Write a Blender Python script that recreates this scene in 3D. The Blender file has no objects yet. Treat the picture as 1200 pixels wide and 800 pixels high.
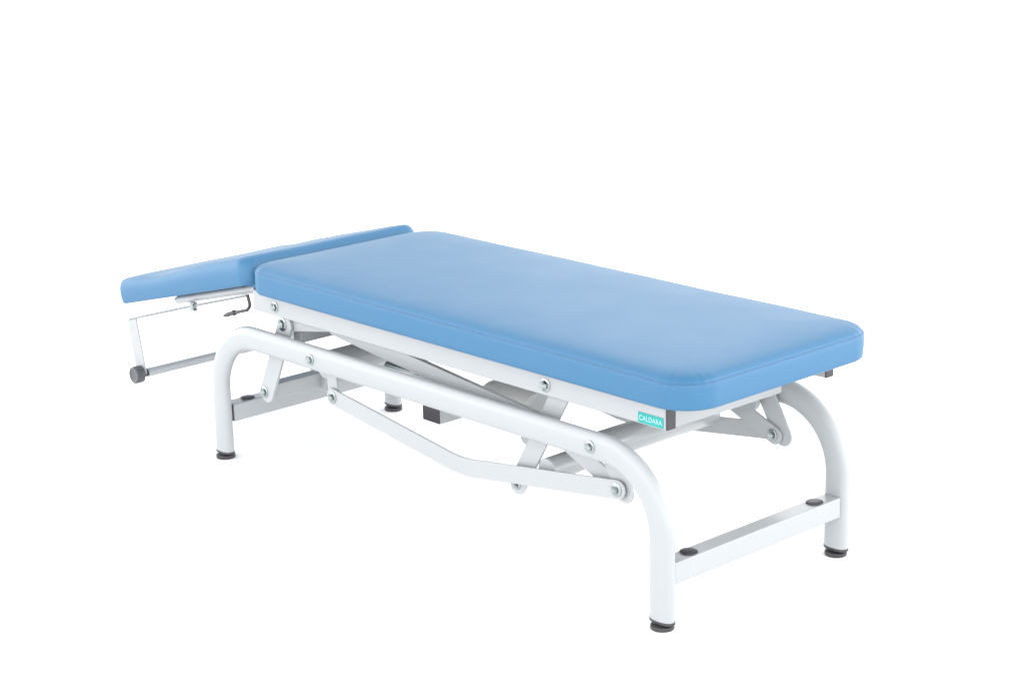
import bpy, bmesh, math
from mathutils import Vector, Matrix, noise
sc = bpy.context.scene
C = sc.collection
PI = math.pi

# ------------------------------------------------------------------ materials
def mat(name, col, rough=.5, metal=0.0, spec=.5, bump=None, coat=0.0, var=0.0):
    m = bpy.data.materials.new(name); m.use_nodes = True
    nt = m.node_tree; b = nt.nodes['Principled BSDF']
    b.inputs['Base Color'].default_value = (*col, 1)
    b.inputs['Roughness'].default_value = rough
    b.inputs['Metallic'].default_value = metal
    b.inputs['Specular IOR Level'].default_value = spec
    if coat:
        b.inputs['Coat Weight'].default_value = coat
        b.inputs['Coat Roughness'].default_value = .09
    tc = nt.nodes.new('ShaderNodeTexCoord')
    if var:
        n = nt.nodes.new('ShaderNodeTexNoise'); n.inputs['Scale'].default_value = 7; n.inputs['Detail'].default_value = 5
        nt.links.new(tc.outputs['Object'], n.inputs['Vector'])
        mr = nt.nodes.new('ShaderNodeMapRange')
        mr.inputs['To Min'].default_value = max(0, rough - var); mr.inputs['To Max'].default_value = min(1, rough + var)
        nt.links.new(n.outputs['Fac'], mr.inputs['Value']); nt.links.new(mr.outputs['Result'], b.inputs['Roughness'])
    if bump:
        prev = None
        for scale, dist, strength in bump:
            n = nt.nodes.new('ShaderNodeTexNoise'); n.inputs['Scale'].default_value = scale; n.inputs['Detail'].default_value = 3
            nt.links.new(tc.outputs['Object'], n.inputs['Vector'])
            bp = nt.nodes.new('ShaderNodeBump'); bp.inputs['Distance'].default_value = dist; bp.inputs['Strength'].default_value = strength
            nt.links.new(n.outputs['Fac'], bp.inputs['Height'])
            if prev: nt.links.new(prev.outputs['Normal'], bp.inputs['Normal'])
            prev = bp
        nt.links.new(prev.outputs['Normal'], b.inputs['Normal'])
    return m

WHITE = mat('white_powder_coat', (.318, .332, .342), .30, spec=.40, bump=[(420, .0002, .06)], coat=.22, var=.02)
VINYL = mat('blue_vinyl', (.0235, .119, .234), .45, spec=.48, bump=[(3.2, .02, .06), (16, .003, .05), (900, .0003, .25)], var=.05)
SEAM = mat('blue_vinyl_seam', (.026, .11, .23), .45)
ZINC = mat('zinc_plated_steel', (.34, .375, .375), .22, metal=1.0, var=.08)
STEEL = mat('thin_steel_wire', (.22, .235, .24), .4, metal=.5)
DARK = mat('dark_grey_plastic', (.026, .024, .029), .40, bump=[(300, .0004, .3)], var=.08)
RUBBER = mat('dark_grey_rubber', (.035, .033, .036), .45, bump=[(120, .001, .4)], var=.1)
KNOB = mat('mid_grey_plastic_knob', (.065, .068, .075), .4, bump=[(90, .001, .4)])
MOTOR = mat('light_grey_motor_housing', (.72, .72, .71), .4, var=.05)
TEAL = mat('turquoise_plate', (.0, .27, .245), .4)
LETTER = mat('pale_lettering', (.30, .47, .48), .45)
FLOOR = mat('white_studio_paper', (.94, .94, .94), .9, spec=.1)

# ------------------------------------------------------------------ helpers
def link(name, bm, m, parent=None, smooth=True, bevel=0.0, seg=2):
    me = bpy.data.meshes.new(name); bmesh.ops.recalc_face_normals(bm, faces=bm.faces[:])
    bm.to_mesh(me); bm.free()
    me.materials.append(m)
    o = bpy.data.objects.new(name, me); C.objects.link(o)
    if parent: o.parent = parent
    if bevel:
        md = o.modifiers.new('bevel', 'BEVEL'); md.width = bevel; md.segments = seg; md.limit_method = 'ANGLE'
        md.angle_limit = math.radians(40)
        md.harden_normals = True
    if smooth:
        for p in me.polygons: p.use_smooth = True
        me.set_sharp_from_angle(angle=math.radians(38))
    return o

def add_box(bm, x0, x1, y0, y1, z0, z1):
    v = [bm.verts.new(p) for p in ((x0,y0,z0),(x1,y0,z0),(x1,y1,z0),(x0,y1,z0),(x0,y0,z1),(x1,y0,z1),(x1,y1,z1),(x0,y1,z1))]
    for f in ((3,2,1,0),(4,5,6,7),(0,1,5,4),(1,2,6,5),(2,3,7,6),(3,0,4,7)): bm.faces.new([v[i] for i in f])

def rings(bm, rs, close=False, cap=True):
    vs = [[bm.verts.new(p) for p in r] for r in rs]
    n = len(vs[0])
    for a, b in zip(vs, vs[1:]):
        for i in range(n):
            bm.faces.new((a[i], a[(i+1) % n], b[(i+1) % n], b[i]))
    if cap:
        bm.faces.new(vs[0][::-1]); bm.faces.new(vs[-1])

def lathe_y(bm, x, z, prof, n=28):
    """prof: list of (y, radius) along y"""
    rings(bm, [[(x + r*math.cos(2*PI*k/n), y, z + r*math.sin(2*PI*k/n)) for k in range(n)] for y, r in prof])

def lathe_z(bm, x, y, prof, n=32):
    rings(bm, [[(x + r*math.cos(2*PI*k/n), y + r*math.sin(2*PI*k/n), z) for k in range(n)] for z, r in prof])

def tube(bm, pts, r, n=14):
    pts = [Vector(p) for p in pts]; rs = []
    up = None
    for i, p in enumerate(pts):
        t = (pts[min(i+1, len(pts)-1)] - pts[max(i-1, 0)]).normalized()
        if up is None:
            up = Vector((0, 1, 0)) if abs(t.y) < .9 else Vector((0, 0, 1))
        s = t.cross(up).normalized(); up = s.cross(t).normalized()
        rr = r[i] if isinstance(r, (list, tuple)) else r
        rs.append([p + rr*(math.cos(2*PI*k/n)*s + math.sin(2*PI*k/n)*up) for k in range(n)])
    rings(bm, rs)

def round_path(pts, rad, n=10):
    """fillet a 3-D polyline"""
    pts = [Vector(p) for p in pts]; out = [pts[0]]
    for a, b, c in zip(pts, pts[1:], pts[2:]):
        u = (a-b).normalized(); v = (c-b).normalized(); th = u.angle(v)
        d = min(rad/math.tan(th/2), (a-b).length*.49, (c-b).length*.49)
        r = d*math.tan(th/2); cen = b + (u+v).normalized()*(r/math.sin(th/2))
        p0 = b+u*d; p1 = b+v*d; e0 = (p0-cen); e1 = (p1-cen); ang = e0.angle(e1)
        for k in range(n+1):
            t = k/n
            out.append(cen + (e0*math.sin((1-t)*ang) + e1*math.sin(t*ang))/math.sin(ang))
    out.append(pts[-1]); return out

def plate_outline(path, hw, r_end=True, n=10):
    """2-D (x,z) strip with rounded ends round a polyline; hw half-width (number or list)"""
    P = [Vector(p) for p in path]; L = []; Rr = []
    for i, p in enumerate(P):
        t = (P[min(i+1, len(P)-1)] - P[max(i-1, 0)]).normalized(); nrm = Vector((-t.y, t.x))
        h = hw[i] if isinstance(hw, (list, tuple)) else hw
        L.append(p + nrm*h); Rr.append(p - nrm*h)
    def cap(c, t, h):
        nr = Vector((-t.y, t.x)); return [c + h*(math.cos(a)*nr + math.sin(a)*t) for a in [PI*k/n for k in range(1, n)]]
    t0 = (P[0]-P[1]).normalized(); t1 = (P[-1]-P[-2]).normalized()
    h0 = hw[0] if isinstance(hw, (list, tuple)) else hw; h1 = hw[-1] if isinstance(hw, (list, tuple)) else hw
    return L + cap(P[-1], t1, h1) + Rr[::-1] + cap(P[0], t0, h0)

def add_plate(bm, outline, y0, y1):
    a = [bm.verts.new((p[0], y0, p[1])) for p in outline]; b = [bm.verts.new((p[0], y1, p[1])) for p in outline]
    n = len(a)
    bm.faces.new(a); bm.faces.new(b[::-1])
    for i in range(n): bm.faces.new((a[i], b[i], b[(i+1) % n], a[(i+1) % n]))

def add_bolt(bm, x, y, z, s, r=.0095, washer=.0135, turn=.2):
    """hex bolt head with washer, axis y, pointing to s*y; y = surface it sits on"""
    lathe_y(bm, x, z, [(y - s*.001, washer), (y + s*.0018, washer), (y + s*.0023, washer*.94)], 28)
    rs = []
    for yy, rr in ((y + s*.0023, r), (y + s*.0075, r), (y + s*.0090, r*.86)):
        rs.append([(x + rr*math.cos(2*PI*k/6 + turn), yy, z + rr*math.sin(2*PI*k/6 + turn)) for k in range(6)])
    rings(bm, rs)
    lathe_y(bm, x, z, [(y + s*.0090, r*.62), (y + s*.0102, r*.55)], 16)

def bolt(parent, x, y, z, s, **k):
    bm = bmesh.new(); add_bolt(bm, x, y, z, s, **k); return link('bolt', bm, ZINC, parent)

# ------------------------------------------------------------------ dimensions (metres)
LEN = 1.5417            # distance between the two leg lines
HY = .28                # beam centre to table centre line
ZB = .3462              # beam centre height
A, B = .0300, .0165     # oval tube half axes

table = bpy.data.objects.new('treatment_table', None); C.objects.link(table)
table['label'] = 'white framed height adjustable treatment table with pale blue padded top and lowered headrest'
table['category'] = 'treatment table'

# ------------------------------------------------------------------ side frames
def oval(n=36, e=2.35):
    out = []
    for k in range(n):
        t = 2*PI*k/n; c, s = math.cos(t), math.sin(t)
        out.append((A*math.copysign(abs(c)**(2/e), c), B*math.copysign(abs(s)**(2/e), s)))
    return out
OV = oval()

def side_frame(sy):
    y = sy*HY
    path = round_path([(0, y, .020), (0, y, ZB), (LEN, y, ZB), (LEN, y, .020)], .170, 24)
    bm = bmesh.new(); rs = []
    for i, p in enumerate(path):
        t = (path[min(i+1, len(path)-1)] - path[max(i-1, 0)]).normalized()
        if i == 0: t = Vector((0, 0, 1))
        if i == len(path)-1: t = Vector((0, 0, -1))
        nr = Vector((-t.z, 0, t.x))
        rs.append([p + nr*a + Vector((0, b, 0)) for a, b in OV])
    rings(bm, rs)
    o = link('side_frame', bm, WHITE, table)
    for x in (0, LEN):
        bm = bmesh.new()
        n = len(OV)
        rings(bm, [[(x + a*k, y + b*k, z) for a, b in OV] for z, k in ((.0199, 1.04), (.0150, 1.04), (.0135, .97), (.0125, .55))])
        lathe_z(bm, x, y, [(.0128, .010), (.0085, .010)])
        lathe_z(bm, x, y, [(.0095, .0225), (.0085, .0245), (.003, .0250), (.0005, .0240), (0, .022)])
        link('foot', bm, RUBBER, o)
    bolt(o, .4105, y + sy*B, ZB, sy, turn=.1)
    bolt(o, 1.3556, y + sy*B, ZB + .001, sy, turn=.35)
    return o
near_frame = side_frame(-1); far_frame = side_frame(1)

# ------------------------------------------------------------------ crossbars with round caps
def crossbar(x, gap):
    bm = bmesh.new(); add_box(bm, x-.0215, x+.0215, -HY+B+gap, HY-B-gap, .0955, .1418)
    o = link('crossbar', bm, WHITE, table, bevel=.0032, seg=3)
    for s in (-1, 1) if gap > 0 else ():
        bm = bmesh.new(); add_box(bm, x-.019, x+.019, s*(HY-B-.0040), s*(HY-B+.0010), .0980, .1395)
        link('end_plug', bm, DARK, o)
    for s in (-1, 1):
        bm = bmesh.new()
        lathe_z(bm, x, s*.2015, [(.1416, .0180), (.1430, .0192), (.1448, .0188), (.1462, .0150), (.1466, .006)])
        link('round_cap', bm, DARK, o)
crossbar(0, .0035); crossbar(LEN, -.003)

# ------------------------------------------------------------------ upper frame
ZF0, ZF1, YF = .4135, .4655, .262
bm = bmesh.new()
for s in (-1, 1): add_box(bm, .137, 1.534, s*(YF-.026), s*YF, ZF0, ZF1)
uf = link('upper_frame', bm, WHITE, table, bevel=.003, seg=3)
for x0, x1 in ((.139, .175), (.72, .75), (1.435, 1.475)):
    bm = bmesh.new(); add_box(bm, x0, x1, -YF+.0262, YF-.0262, ZF0+.003, ZF1-.002)
    link('frame_cross_member', bm, WHITE, uf, bevel=.003)
for s in (-1, 1):
    bm = bmesh.new(); add_box(bm, 1.5345, 1.5385, s*(YF-.0255), s*(YF-.0005), ZF0+.0005, ZF1-.0005)
    link('end_plug', bm, DARK, uf, bevel=.001)
    bolt(uf, 1.190, s*YF, .437, s, r=.0105, washer=.0150, turn=.5)
    bolt(uf, .229, s*YF, .437, s, r=.0100, washer=.0135, turn=.0)
# base board under the mattress
bm = bmesh.new()
def rrect(x0, x1, y0, y1, r, z, n=14):
    out = []
    for cx, cy, a0 in ((x1-r, y1-r, 0), (x0+r, y1-r, PI/2), (x0+r, y0+r, PI), (x1-r, y0+r, 3*PI/2)):
        for k in range(n+1):
            a = a0 + PI/2*k/n; out.append((cx + r*math.cos(a), cy + r*math.sin(a), z))
    return out
rings(bm, [rrect(.19, 1.600, -.2640, .2640, .085, z) for z in (ZF1+.0002, ZF1+.0028)])
link('base_board', bm, WHITE, uf)

# name plate with lettering
np_ = bmesh.new(); add_box(np_, 1.4600, 1.5290, -YF-.0012, -YF-.0001, .4165, .4385)
plate = link('name_plate', np_, TEAL, table)
cu = bpy.data.curves.new('lettering', 'FONT'); cu.body = 'CALDARA'; cu.size = .0165; cu.align_x = 'CENTER'; cu.align_y = 'CENTER'
cu.extrude = .0002; cu.space_character = 1.08; cu.offset = .0002
tmp = bpy.data.objects.new('tmp', cu); C.objects.link(tmp)
bpy.context.view_layer.update()
me = bpy.data.meshes.new_from_object(tmp.evaluated_get(bpy.context.evaluated_depsgraph_get()))
bpy.data.objects.remove(tmp)
xs = [v.co.x for v in me.vertices]; ys = [v.co.y for v in me.vertices]
w = max(xs)-min(xs); h = max(ys)-min(ys); mx = (max(xs)+min(xs))/2; my = (max(ys)+min(ys))/2
me.transform(Matrix.Translation((-mx, -my, 0)))
me.transform(Matrix.Diagonal((.0625/w, .0108/h, 1, 1)))
me.transform(Matrix.Rotation(PI/2, 4, 'X'))
me.transform(Matrix.Translation((1.4945, -YF-.0014, .4275)))
me.materials.clear(); me.materials.append(LETTER)
lo = bpy.data.objects.new('lettering', me); C.objects.link(lo); lo.parent = plate

# ------------------------------------------------------------------ mattress
def sect(x0, x1, y0, y1, r, prof, nseg=22, flats=28):
    """prof: list of (inset, z); returns rings of a rounded rectangle, subdivided on its straight sides"""
    out = []
    for d, z in prof:
        a0, a1, b0, b1 = x0+d, x1-d, y0+d, y1-d
        R4 = [max(q - d*.55, .02) for q in (r if isinstance(r, tuple) else (r,)*4)]
        pts = []
        cs = ((a1-R4[0], b1-R4[0], 0), (a0+R4[1], b1-R4[1], PI/2), (a0+R4[2], b0+R4[2], PI), (a1-R4[3], b0+R4[3], 3*PI/2))
        for j, (cx, cy, s) in enumerate(cs):
            rr = R4[j]
            arc = [(cx + rr*math.cos(s + PI/2*k/nseg), cy + rr*math.sin(s + PI/2*k/nseg)) for k in range(nseg+1)]
            pts += arc
            nx = cs[(j+1) % 4]; rn = R4[(j+1) % 4]; q = (nx[0] + rn*math.cos(nx[2]), nx[1] + rn*math.sin(nx[2]))
            for k in range(1, flats):
                t = k/flats; pts.append((arc[-1][0]*(1-t) + q[0]*t, arc[-1][1]*(1-t) + q[1]*t))
        out.append([(p[0], p[1], z(p) if callable(z) else z) for p in pts])
    return out

def wobble(p):
    """hand-upholstered unevenness: slow waves plus small puckers where the cover is pulled round a corner"""
    a = .0016*noise.noise(Vector((p.x*5, p.y*5, 1.3))) + .0007*noise.noise(Vector((p.x*17, p.y*17, 7.1)))
    a *= .75*min(1, max(0, (.20-MY+abs(p.y))/.12))
    b = .0022*noise.noise(Vector((p.x*4.2, p.y*4.2, 9.7)))
    cx = MX1-.085 if p.x > 1 else MX0+.075; cy = math.copysign(MY-.08, p.y)
    out = Vector((p.x-cx, p.y-cy, 0)); inc = (out.x > 0) == (p.x > 1) and (out.y > 0) == (p.y > 0)
    q = Vector((p.x, p.y, p.z + a*min(1, max(0, (p.z-ZM0)/.03))))
    ex = min(p.x-MX0, MX1-p.x); ey = MY-abs(p.y)            # only the edges bulge sideways
    if p.z > ZM0+.003:
        q.x += math.copysign(b*.6*max(0, 1-ex/.06), p.x-.895); q.y += math.copysign(b*.6*max(0, 1-ey/.06), p.y)
    if inc and out.length > .03 and p.z > ZS-.03:
        ang = math.atan2(abs(out.y), abs(out.x))
        w = math.sin(ang)*math.cos(ang)*2*min(1, (out.length-.03)/.03)
        q += out.normalized()*.0009*w*math.sin(ang*26+p.z*60) + Vector((0, 0, .0006*w*math.sin(ang*19+2)))
    return q
MX0, MX1, MY = .163, 1.627, .2965
RM = (.075, .090, .055, .085)
ZM0, ZS = .4688, .5245
prof = [(.12, ZM0), (.010, ZM0), (.004, ZM0+.0012), (.0010, ZM0+.005), (.0002, ZM0+.014), (0, ZM0+.028), (.0003, ZM0+.044),
        (.0006, ZS-.003), (.0014, ZS-.0010), (.0020, ZS), (.0022, ZS+.0010), (.0026, ZS+.0024), (.0050, ZS+.0060), (.0090, ZS+.0095), (.0145, ZS+.0125),
        (.022, ZS+.0150), (.034, ZS+.0174), (.055, ZS+.0198), (.085, ZS+.0218), (.13, ZS+.0234), (.18, ZS+.0243), (.23, ZS+.0247), (.268, ZS+.0248)]
bm = bmesh.new()
rings(bm, sect(MX0, MX1, -MY, MY, RM, prof, 34, 60))
for v in bm.verts: v.co = wobble(v.co)
mattress = link('mattress', bm, VINYL, table)
# seam line round the top edge
bm = bmesh.new()
loop = [wobble(Vector(p)) for p in sect(MX0, MX1, -MY, MY, RM, [(.0012, ZS)], 34, 60)[0]]
n = len(loop); vs = []
for i, p in enumerate(loop):
    t = (loop[(i+1) % n] - loop[i-1]).normalized(); s = t.cross(Vector((0, 0, 1)))
    vs.append([bm.verts.new(p + .0011*(math.cos(2*PI*k/8)*s + math.sin(2*PI*k/8)*Vector((0, 0, 1)))) for k in range(8)])
for i in range(n):
    a, b = vs[i], vs[(i+1) % n]
    for k in range(8): bm.faces.new((a[k], a[(k+1) % 8], b[(k+1) % 8], b[k]))
link('seam', bm, SEAM, mattress)

# ------------------------------------------------------------------ headrest: its own plane, hinged at the head end, tilted down
TH = math.atan(.2545)
HT = Matrix.Translation((.150, 0, .4815)) @ Matrix.Rotation(-TH, 4, 'Y')      # local -x runs down the headrest
HL, HW, HTK = .642, .283, .0605
def hprof():
    t = HTK
    return [(.10, 0), (.008, 0), (.003, .0012), (.0006, .005), (-.0008, .016), (-.0012, t*.5), (0, t-.020), (.0022, t-.013), (.0055, t-.0072), (.0105, t-.0028),
            (.018, t-.0003), (.03, t+.0012), (.055, t+.0028), (.10, t+.0042), (.18, t+.0052), (.255, t+.0055)]
bm = bmesh.new(); rings(bm, sect(-HL, 0, -HW, HW, .038, hprof(), flats=20))
for v in bm.verts:                                  # contour: the pad swells towards the hinge
    if v.co.z > .03:
        t = min(1, max(0, (v.co.x + .44)/.24)); u_ = min(1, max(0, (-v.co.x - .44)/.13)); k_ = min(1, (v.co.z-.03)/.03)
        v.co.z += (.0095*t*t*(3-2*t) + .0075*u_*u_*(3-2*u_))*k_ + .0016*noise.noise(Vector((v.co.x*7, v.co.y*7, 3)))*k_
bm.transform(HT)
headrest = link('headrest', bm, VINYL, table)
# rails of the headrest: rounded tubes under the pad, hinged on the upper frame
for s in (-1, 1):
    bm = bmesh.new()
    tube(bm, [(-.405, s*.245, -.0118), (-.402, s*.245, -.0118), (-.390, s*.245, -.0118), (-.02, s*.245, -.0118)], [.004, .0085, .0110, .0110], 18)
    bm.transform(HT); link('headrest_rail', bm, WHITE, headrest)
bm = bmesh.new(); add_box(bm, -.33, -.30, -.234, .234, -.020, -.003); bm.transform(HT)
link('headrest_cross_rail', bm, WHITE, headrest, bevel=.002)
# blue padded hinge strip between headrest and mattress
bm = bmesh.new(); add_box(bm, .085, .185, -.255, .255, .4662, .4810)
link('hinge_strip', bm, VINYL, headrest, bevel=.004)

# ------------------------------------------------------------------ paper roll holder
holder = bpy.data.objects.new('paper_roll_holder', None); C.objects.link(holder); holder.parent = table
bm = bmesh.new()
tube(bm, [(-.402, -.250, .1400), (-.402, .250, .1400)], .0122, 18)
link('roll_bar', bm, WHITE, holder)
for s in (-1, 1):
    y = s*.262
    bm = bmesh.new()
    bw = .0115
    add_plate(bm, [(-.4640, .2810), (-.4180, .2915), (-.3860, .1420), (-.4320, .1300)], y-.0016, y+.0016)
    link('hanging_strap', bm, WHITE, holder, smooth=False)
    bm = bmesh.new(); tube(bm, [(-.4500, y, .2840), (-.132, y, .3770), (.112, y, .4460)], .0032, 10)
    link('support_wire', bm, STEEL, holder)
    bm = bmesh.new()
    add_box(bm, -.147, -.122, y-.006, y+.006, .3835, .3870)
    add_box(bm, -.141, -.127, y-.007, y+.007, .3690, .3834)
    add_box(bm, -.146, -.123, y-.006, y+.006, .3640, .3689)
    link('wire_clamp', bm, ZINC, holder, bevel=.001)
    bm = bmesh.new(); lathe_y(bm, -.402, .140, [(y - s*.0150, .0085), (y - s*.0050, .0100), (y - s*.0030, .0100)], 6)
    link('nut', bm, DARK, holder)
    bm = bmesh.new()
    n = 48; rs = []
    for yy, rr, fl in ((.0020, .0170, 0), (.0035, .0225, 1), (.0090, .0238, 1), (.0240, .0238, 1), (.0275, .0222, 1), (.0285, .0195, 0), (.0265, .0145, 0), (.0262, .006, 0)):
        rs.append([(-.4085 + (rr*(1 + fl*.022*math.cos(8*t)))*math.cos(t), y + s*yy, .1385 + (rr*(1 + fl*.022*math.cos(8*t)))*math.sin(t)) for t in [2*PI*k/n for k in range(n)]])
    rings(bm, rs); link('knob', bm, KNOB, holder)

# release handle of the headrest
bm = bmesh.new()
pts = round_path([(.114, -.262, .449), (.124, -.262, .4215), (.110, -.262, .4085), (.050, -.262, .3905)], .012, 6)
tube(bm, pts, .0042, 12)
handle = link('release_handle', bm, DARK, table)
bm = bmesh.new()
tube(bm, [(.056, -.262, .3925), (.054, -.262, .3918), (.048, -.262, .390), (.046, -.262, .3893), (.036, -.262, .386), (.022, -.262, .3808), (.010, -.262, .3762), (.002, -.262, .3735)],
     [.0050, .0072, .0072, .0045, .0055, .0058, .0042, .0018], 14)
link('grip', bm, RUBBER, handle)

# ------------------------------------------------------------------ lifting linkage
def part_plate(name, path, hw, y0, y1, m=WHITE, parent=table, bev=.0012):
    bm = bmesh.new(); add_plate(bm, plate_outline(path, hw), y0, y1)
    return link(name, bm, m, parent, bevel=bev)

def yr(s, a, b): return (s*a, s*b) if s > 0 else (s*a, s*b)

for s in (-1, 1):
    # long bent connecting bar, outside the levers
    pl = round_path([(.447, 0, .254), (.915, 0, .1895), (1.401, 0, .2570)], .30, 16)
    o = part_plate('connecting_bar', [(p.x, p.z) for p in pl], .0205, s*.2590, s*.2645)
    bolt(o, .449, s*.2645, .2535, s, r=.0090, washer=.0150, turn=.3)
    bolt(o, 1.399, s*.2645, .2568, s, r=.0085, washer=.0150, turn=.15)
    # long lifting arm under the upper frame
    o = part_plate('lifting_arm', [(.430, .4160), (1.335, .318)], .0185, s*.226, s*.240)
    # pivot bracket of the head end lever, hanging from the upper frame
    bm = bmesh.new(); add_plate(bm, [(.236, .382), (.250, .3745), (.300, .3850), (.430, .4080), (.430, .4130), (.232, .4130), (.228, .396)], s*.2400, s*.2470)
    o = link('pivot_bracket', bm, WHITE, table, bevel=.001)
    bolt(o, .247, s*.2560, .3960, s, r=.0115, washer=.0175, turn=.45)
    # head end swing lever
    o = part_plate('swing_lever', [(.2555, .394), (.164, .203)], [.0265, .0255], s*.2480, s*.2560)
    bolt(o, .156, s*.2560, .203, s, r=.0100, washer=.0150, turn=.2)
    # rocker lever and stay at the foot end pivot
    o = part_plate('rocker_lever', [(1.203, .330), (1.392, .250)], .0205, s*.2415, s*.2475)
    bolt(o, 1.388, s*.2415, .2515, -s, r=.0095, washer=.0140, turn=.3)
    o = part_plate('stay_plate', [(1.360, .338), (1.411, .2525)], [.0245, .0245], s*.2486, s*.2546)
    # head end rocker lug
    o = part_plate('rocker_lever', [(.434, .330), (.441, .258)], .0190, s*.2500, s*.2560)
# foot end swing lever (single)
o = part_plate('swing_lever', [(1.219, .420), (1.080, .186)], [.0255, .0235], -.2475, -.2415)
bolt(o, 1.079, -.2475, .184, -1, r=.0070, washer=.0110)

def cross_tube(x, z, r, y0=-.2270, y1=.2270, m=WHITE, name='cross_tube'):
    bm = bmesh.new(); lathe_y(bm, x, z, [(y0, r-.002), (y0+.002, r), (y1-.002, r), (y1, r-.002)], 40)
    return link(name, bm, m, table)
# rocker tube at the foot end, drawn in towards its near end
bm = bmesh.new()
rings(bm, [[(cx + r*math.cos(2*PI*k/40), y, cz + r*math.sin(2*PI*k/40)) for k in range(40)] for y, cx, cz, r in
     ((-.2440, 1.170, .238, .0250), (-.2425, 1.170, .238, .0265), (-.165, 1.172, .240, .0265), (-.125, 1.205, .270, .0325), (.2385, 1.205, .270, .0325), (.2405, 1.205, .270, .0310))])
link('rocker_tube', bm, WHITE, table)
cross_tube(.372, .310, .0340, name='rocker_tube')                        # rocker tube at the head end
bm = bmesh.new(); add_box(bm, .148, .185, -.2475, .2475, .188, .2265)
link('lower_cross_tube', bm, WHITE, table, bevel=.004, seg=3)
bm = bmesh.new(); add_box(bm, .250, .285, -.2270, .2270, .348, .378)
link('cross_brace', bm, WHITE, table, bevel=.003)
bm = bmesh.new(); add_box(bm, 1.385, 1.420, -.1300, .2340, .3570, .4130)
link('cross_brace', bm, WHITE, table, bevel=.004)

# ------------------------------------------------------------------ lifting motor
my0 = -.10
def lathe_x(bm, y, z, prof, n=36):
    rings(bm, [[(x, y + r*math.cos(2*PI*k/n), z + r*math.sin(2*PI*k/n)) for k in range(n)] for x, r in prof])
bm = bmesh.new(); lathe_x(bm, my0, .296, [(.832, .036), (.836, .0425), (.842, .0450), (.985, .0450), (.988, .0435), (.989, .030)])
motor = link('lifting_motor', bm, MOTOR, table)
bm = bmesh.new(); lathe_x(bm, my0, .300, [(.46, .012), (.80, .012), (.834, .012)]); link('push_rod', bm, ZINC, motor)
bm = bmesh.new(); add_plate(bm, plate_outline([(1.050, .356), (.985, .245)], .021), my0-.030, my0-.024)
add_plate(bm, plate_outline([(1.050, .356), (.985, .245)], .021), my0+.024, my0+.030)
link('motor_bracket', bm, WHITE, motor, bevel=.001)
bm = bmesh.new(); tube(bm, [(.980, my0, .272), (1.175, my0, .235)], .0125); link('motor_fork', bm, WHITE, motor)
# rectangular gearbox tube with dark plug
bm = bmesh.new(); add_box(bm, .7065, .7665, -.1965, .06, .2395, .2765)
gb = link('gearbox_tube', bm, WHITE, table, bevel=.002)
bm = bmesh.new(); add_box(bm, .7075, .7655, -.2000, -.1968, .2405, .2755)
link('end_plug', bm, DARK, gb, bevel=.001)
# casting on the tube behind the near frame
bm = bmesh.new()
add_plate(bm, [(.138, .180), (.196, .180), (.206, .215), (.222, .262), (.190, .262), (.172, .242), (.138, .238)], -.100, -.052)
link('pivot_casting', bm, WHITE, table, bevel=.003)

# ------------------------------------------------------------------ floor
bm = bmesh.new()
rings(bm, [[(60*math.cos(2*PI*k/96), 60*math.sin(2*PI*k/96), z) for k in range(96)] for z in (-.2, 0)])
fl = link('floor', bm, FLOOR, None, smooth=False); fl['kind'] = 'structure'

# ------------------------------------------------------------------ light
w = bpy.data.worlds.new('World'); sc.world = w; w.use_nodes = True
nt = w.node_tree; bg = nt.nodes['Background']; bg.inputs['Color'].default_value = (.985, .99, 1, 1)
tc = nt.nodes.new('ShaderNodeTexCoord'); sx = nt.nodes.new('ShaderNodeSeparateXYZ'); mr = nt.nodes.new('ShaderNodeMapRange')
nt.links.new(tc.outputs['Generated'], sx.inputs[0]); nt.links.new(sx.outputs['Z'], mr.inputs['Value'])
mr.inputs['From Min'].default_value = 0; mr.inputs['From Max'].default_value = .85
mr.inputs['To Max'].default_value = 1.35      # world light set dimmer overhead
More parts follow.
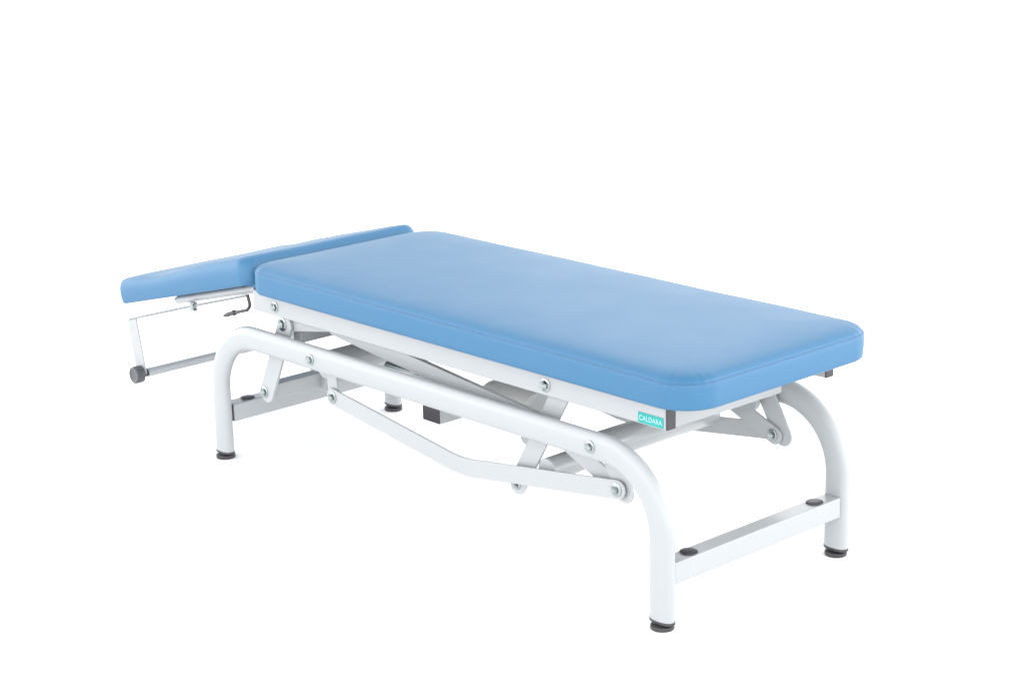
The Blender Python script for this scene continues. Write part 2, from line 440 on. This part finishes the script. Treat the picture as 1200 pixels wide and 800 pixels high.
# unseen surroundings as added world light, strong all round, dimmed behind the table
dp = nt.nodes.new('ShaderNodeVectorMath'); dp.operation = 'DOT_PRODUCT'; dp.inputs[1].default_value = (.75, -.66, 0)
nt.links.new(tc.outputs['Generated'], dp.inputs[0])
mh = nt.nodes.new('ShaderNodeMapRange'); mh.interpolation_type = 'SMOOTHSTEP'
mh.inputs['From Min'].default_value = -.98; mh.inputs['From Max'].default_value = -.60
mh.inputs['To Min'].default_value = 2.0; mh.inputs['To Max'].default_value = 4.9
nt.links.new(dp.outputs['Value'], mh.inputs['Value']); nt.links.new(mh.outputs['Result'], mr.inputs['To Min'])
nt.links.new(mr.outputs['Result'], bg.inputs['Strength'])

def softbox(name, loc, target, size, power, sy=None):
    l = bpy.data.lights.new(name, 'AREA'); l.shape = 'RECTANGLE'; l.size = size; l.size_y = sy or size; l.energy = power
    o = bpy.data.objects.new(name, l); C.objects.link(o); o.location = loc
    o.rotation_euler = (Vector(target) - Vector(loc)).to_track_quat('-Z', 'Y').to_euler(); return o
softbox('softbox_light', (-3.0, 5.0, 2.5), (1.1, 0, .5), 2.4, 17)
softbox('softbox_light', (4.6, 1.4, 2.4), (1.0, 0, .4), .4, 26, 1.3)
softbox('softbox_light', (3.9, 2.6, .45), (.8, 0, .3), .9, 10)  # low fill lamp, added to lighten the parts under the table

# ------------------------------------------------------------------ camera
yaw, pitch, roll, f = 2.40268137742935, .27102485450344377, -.02235569796365948, 2297.613
fw = Vector((math.cos(pitch)*math.cos(yaw), math.cos(pitch)*math.sin(yaw), -math.sin(pitch)))
r = fw.cross(Vector((0, 0, 1))).normalized(); u = r.cross(fw)
r2 = math.cos(roll)*r + math.sin(roll)*u; u2 = -math.sin(roll)*r + math.cos(roll)*u
cam = bpy.data.cameras.new('camera'); co = bpy.data.objects.new('camera', cam); C.objects.link(co)
M = Matrix((r2, u2, -fw)).transposed().to_4x4(); M.translation = (4.06008, -2.96911, 1.62967); co.matrix_world = M
cam.sensor_width = 36; cam.lens = f/1200*36; cam.clip_end = 500
sc.camera = co
sc.view_settings.view_transform = 'Standard'; sc.view_settings.look = 'None'; sc.view_settings.exposure = 0; sc.view_settings.gamma = 1
sc.cycles.max_bounces = 10; sc.cycles.diffuse_bounces = 6
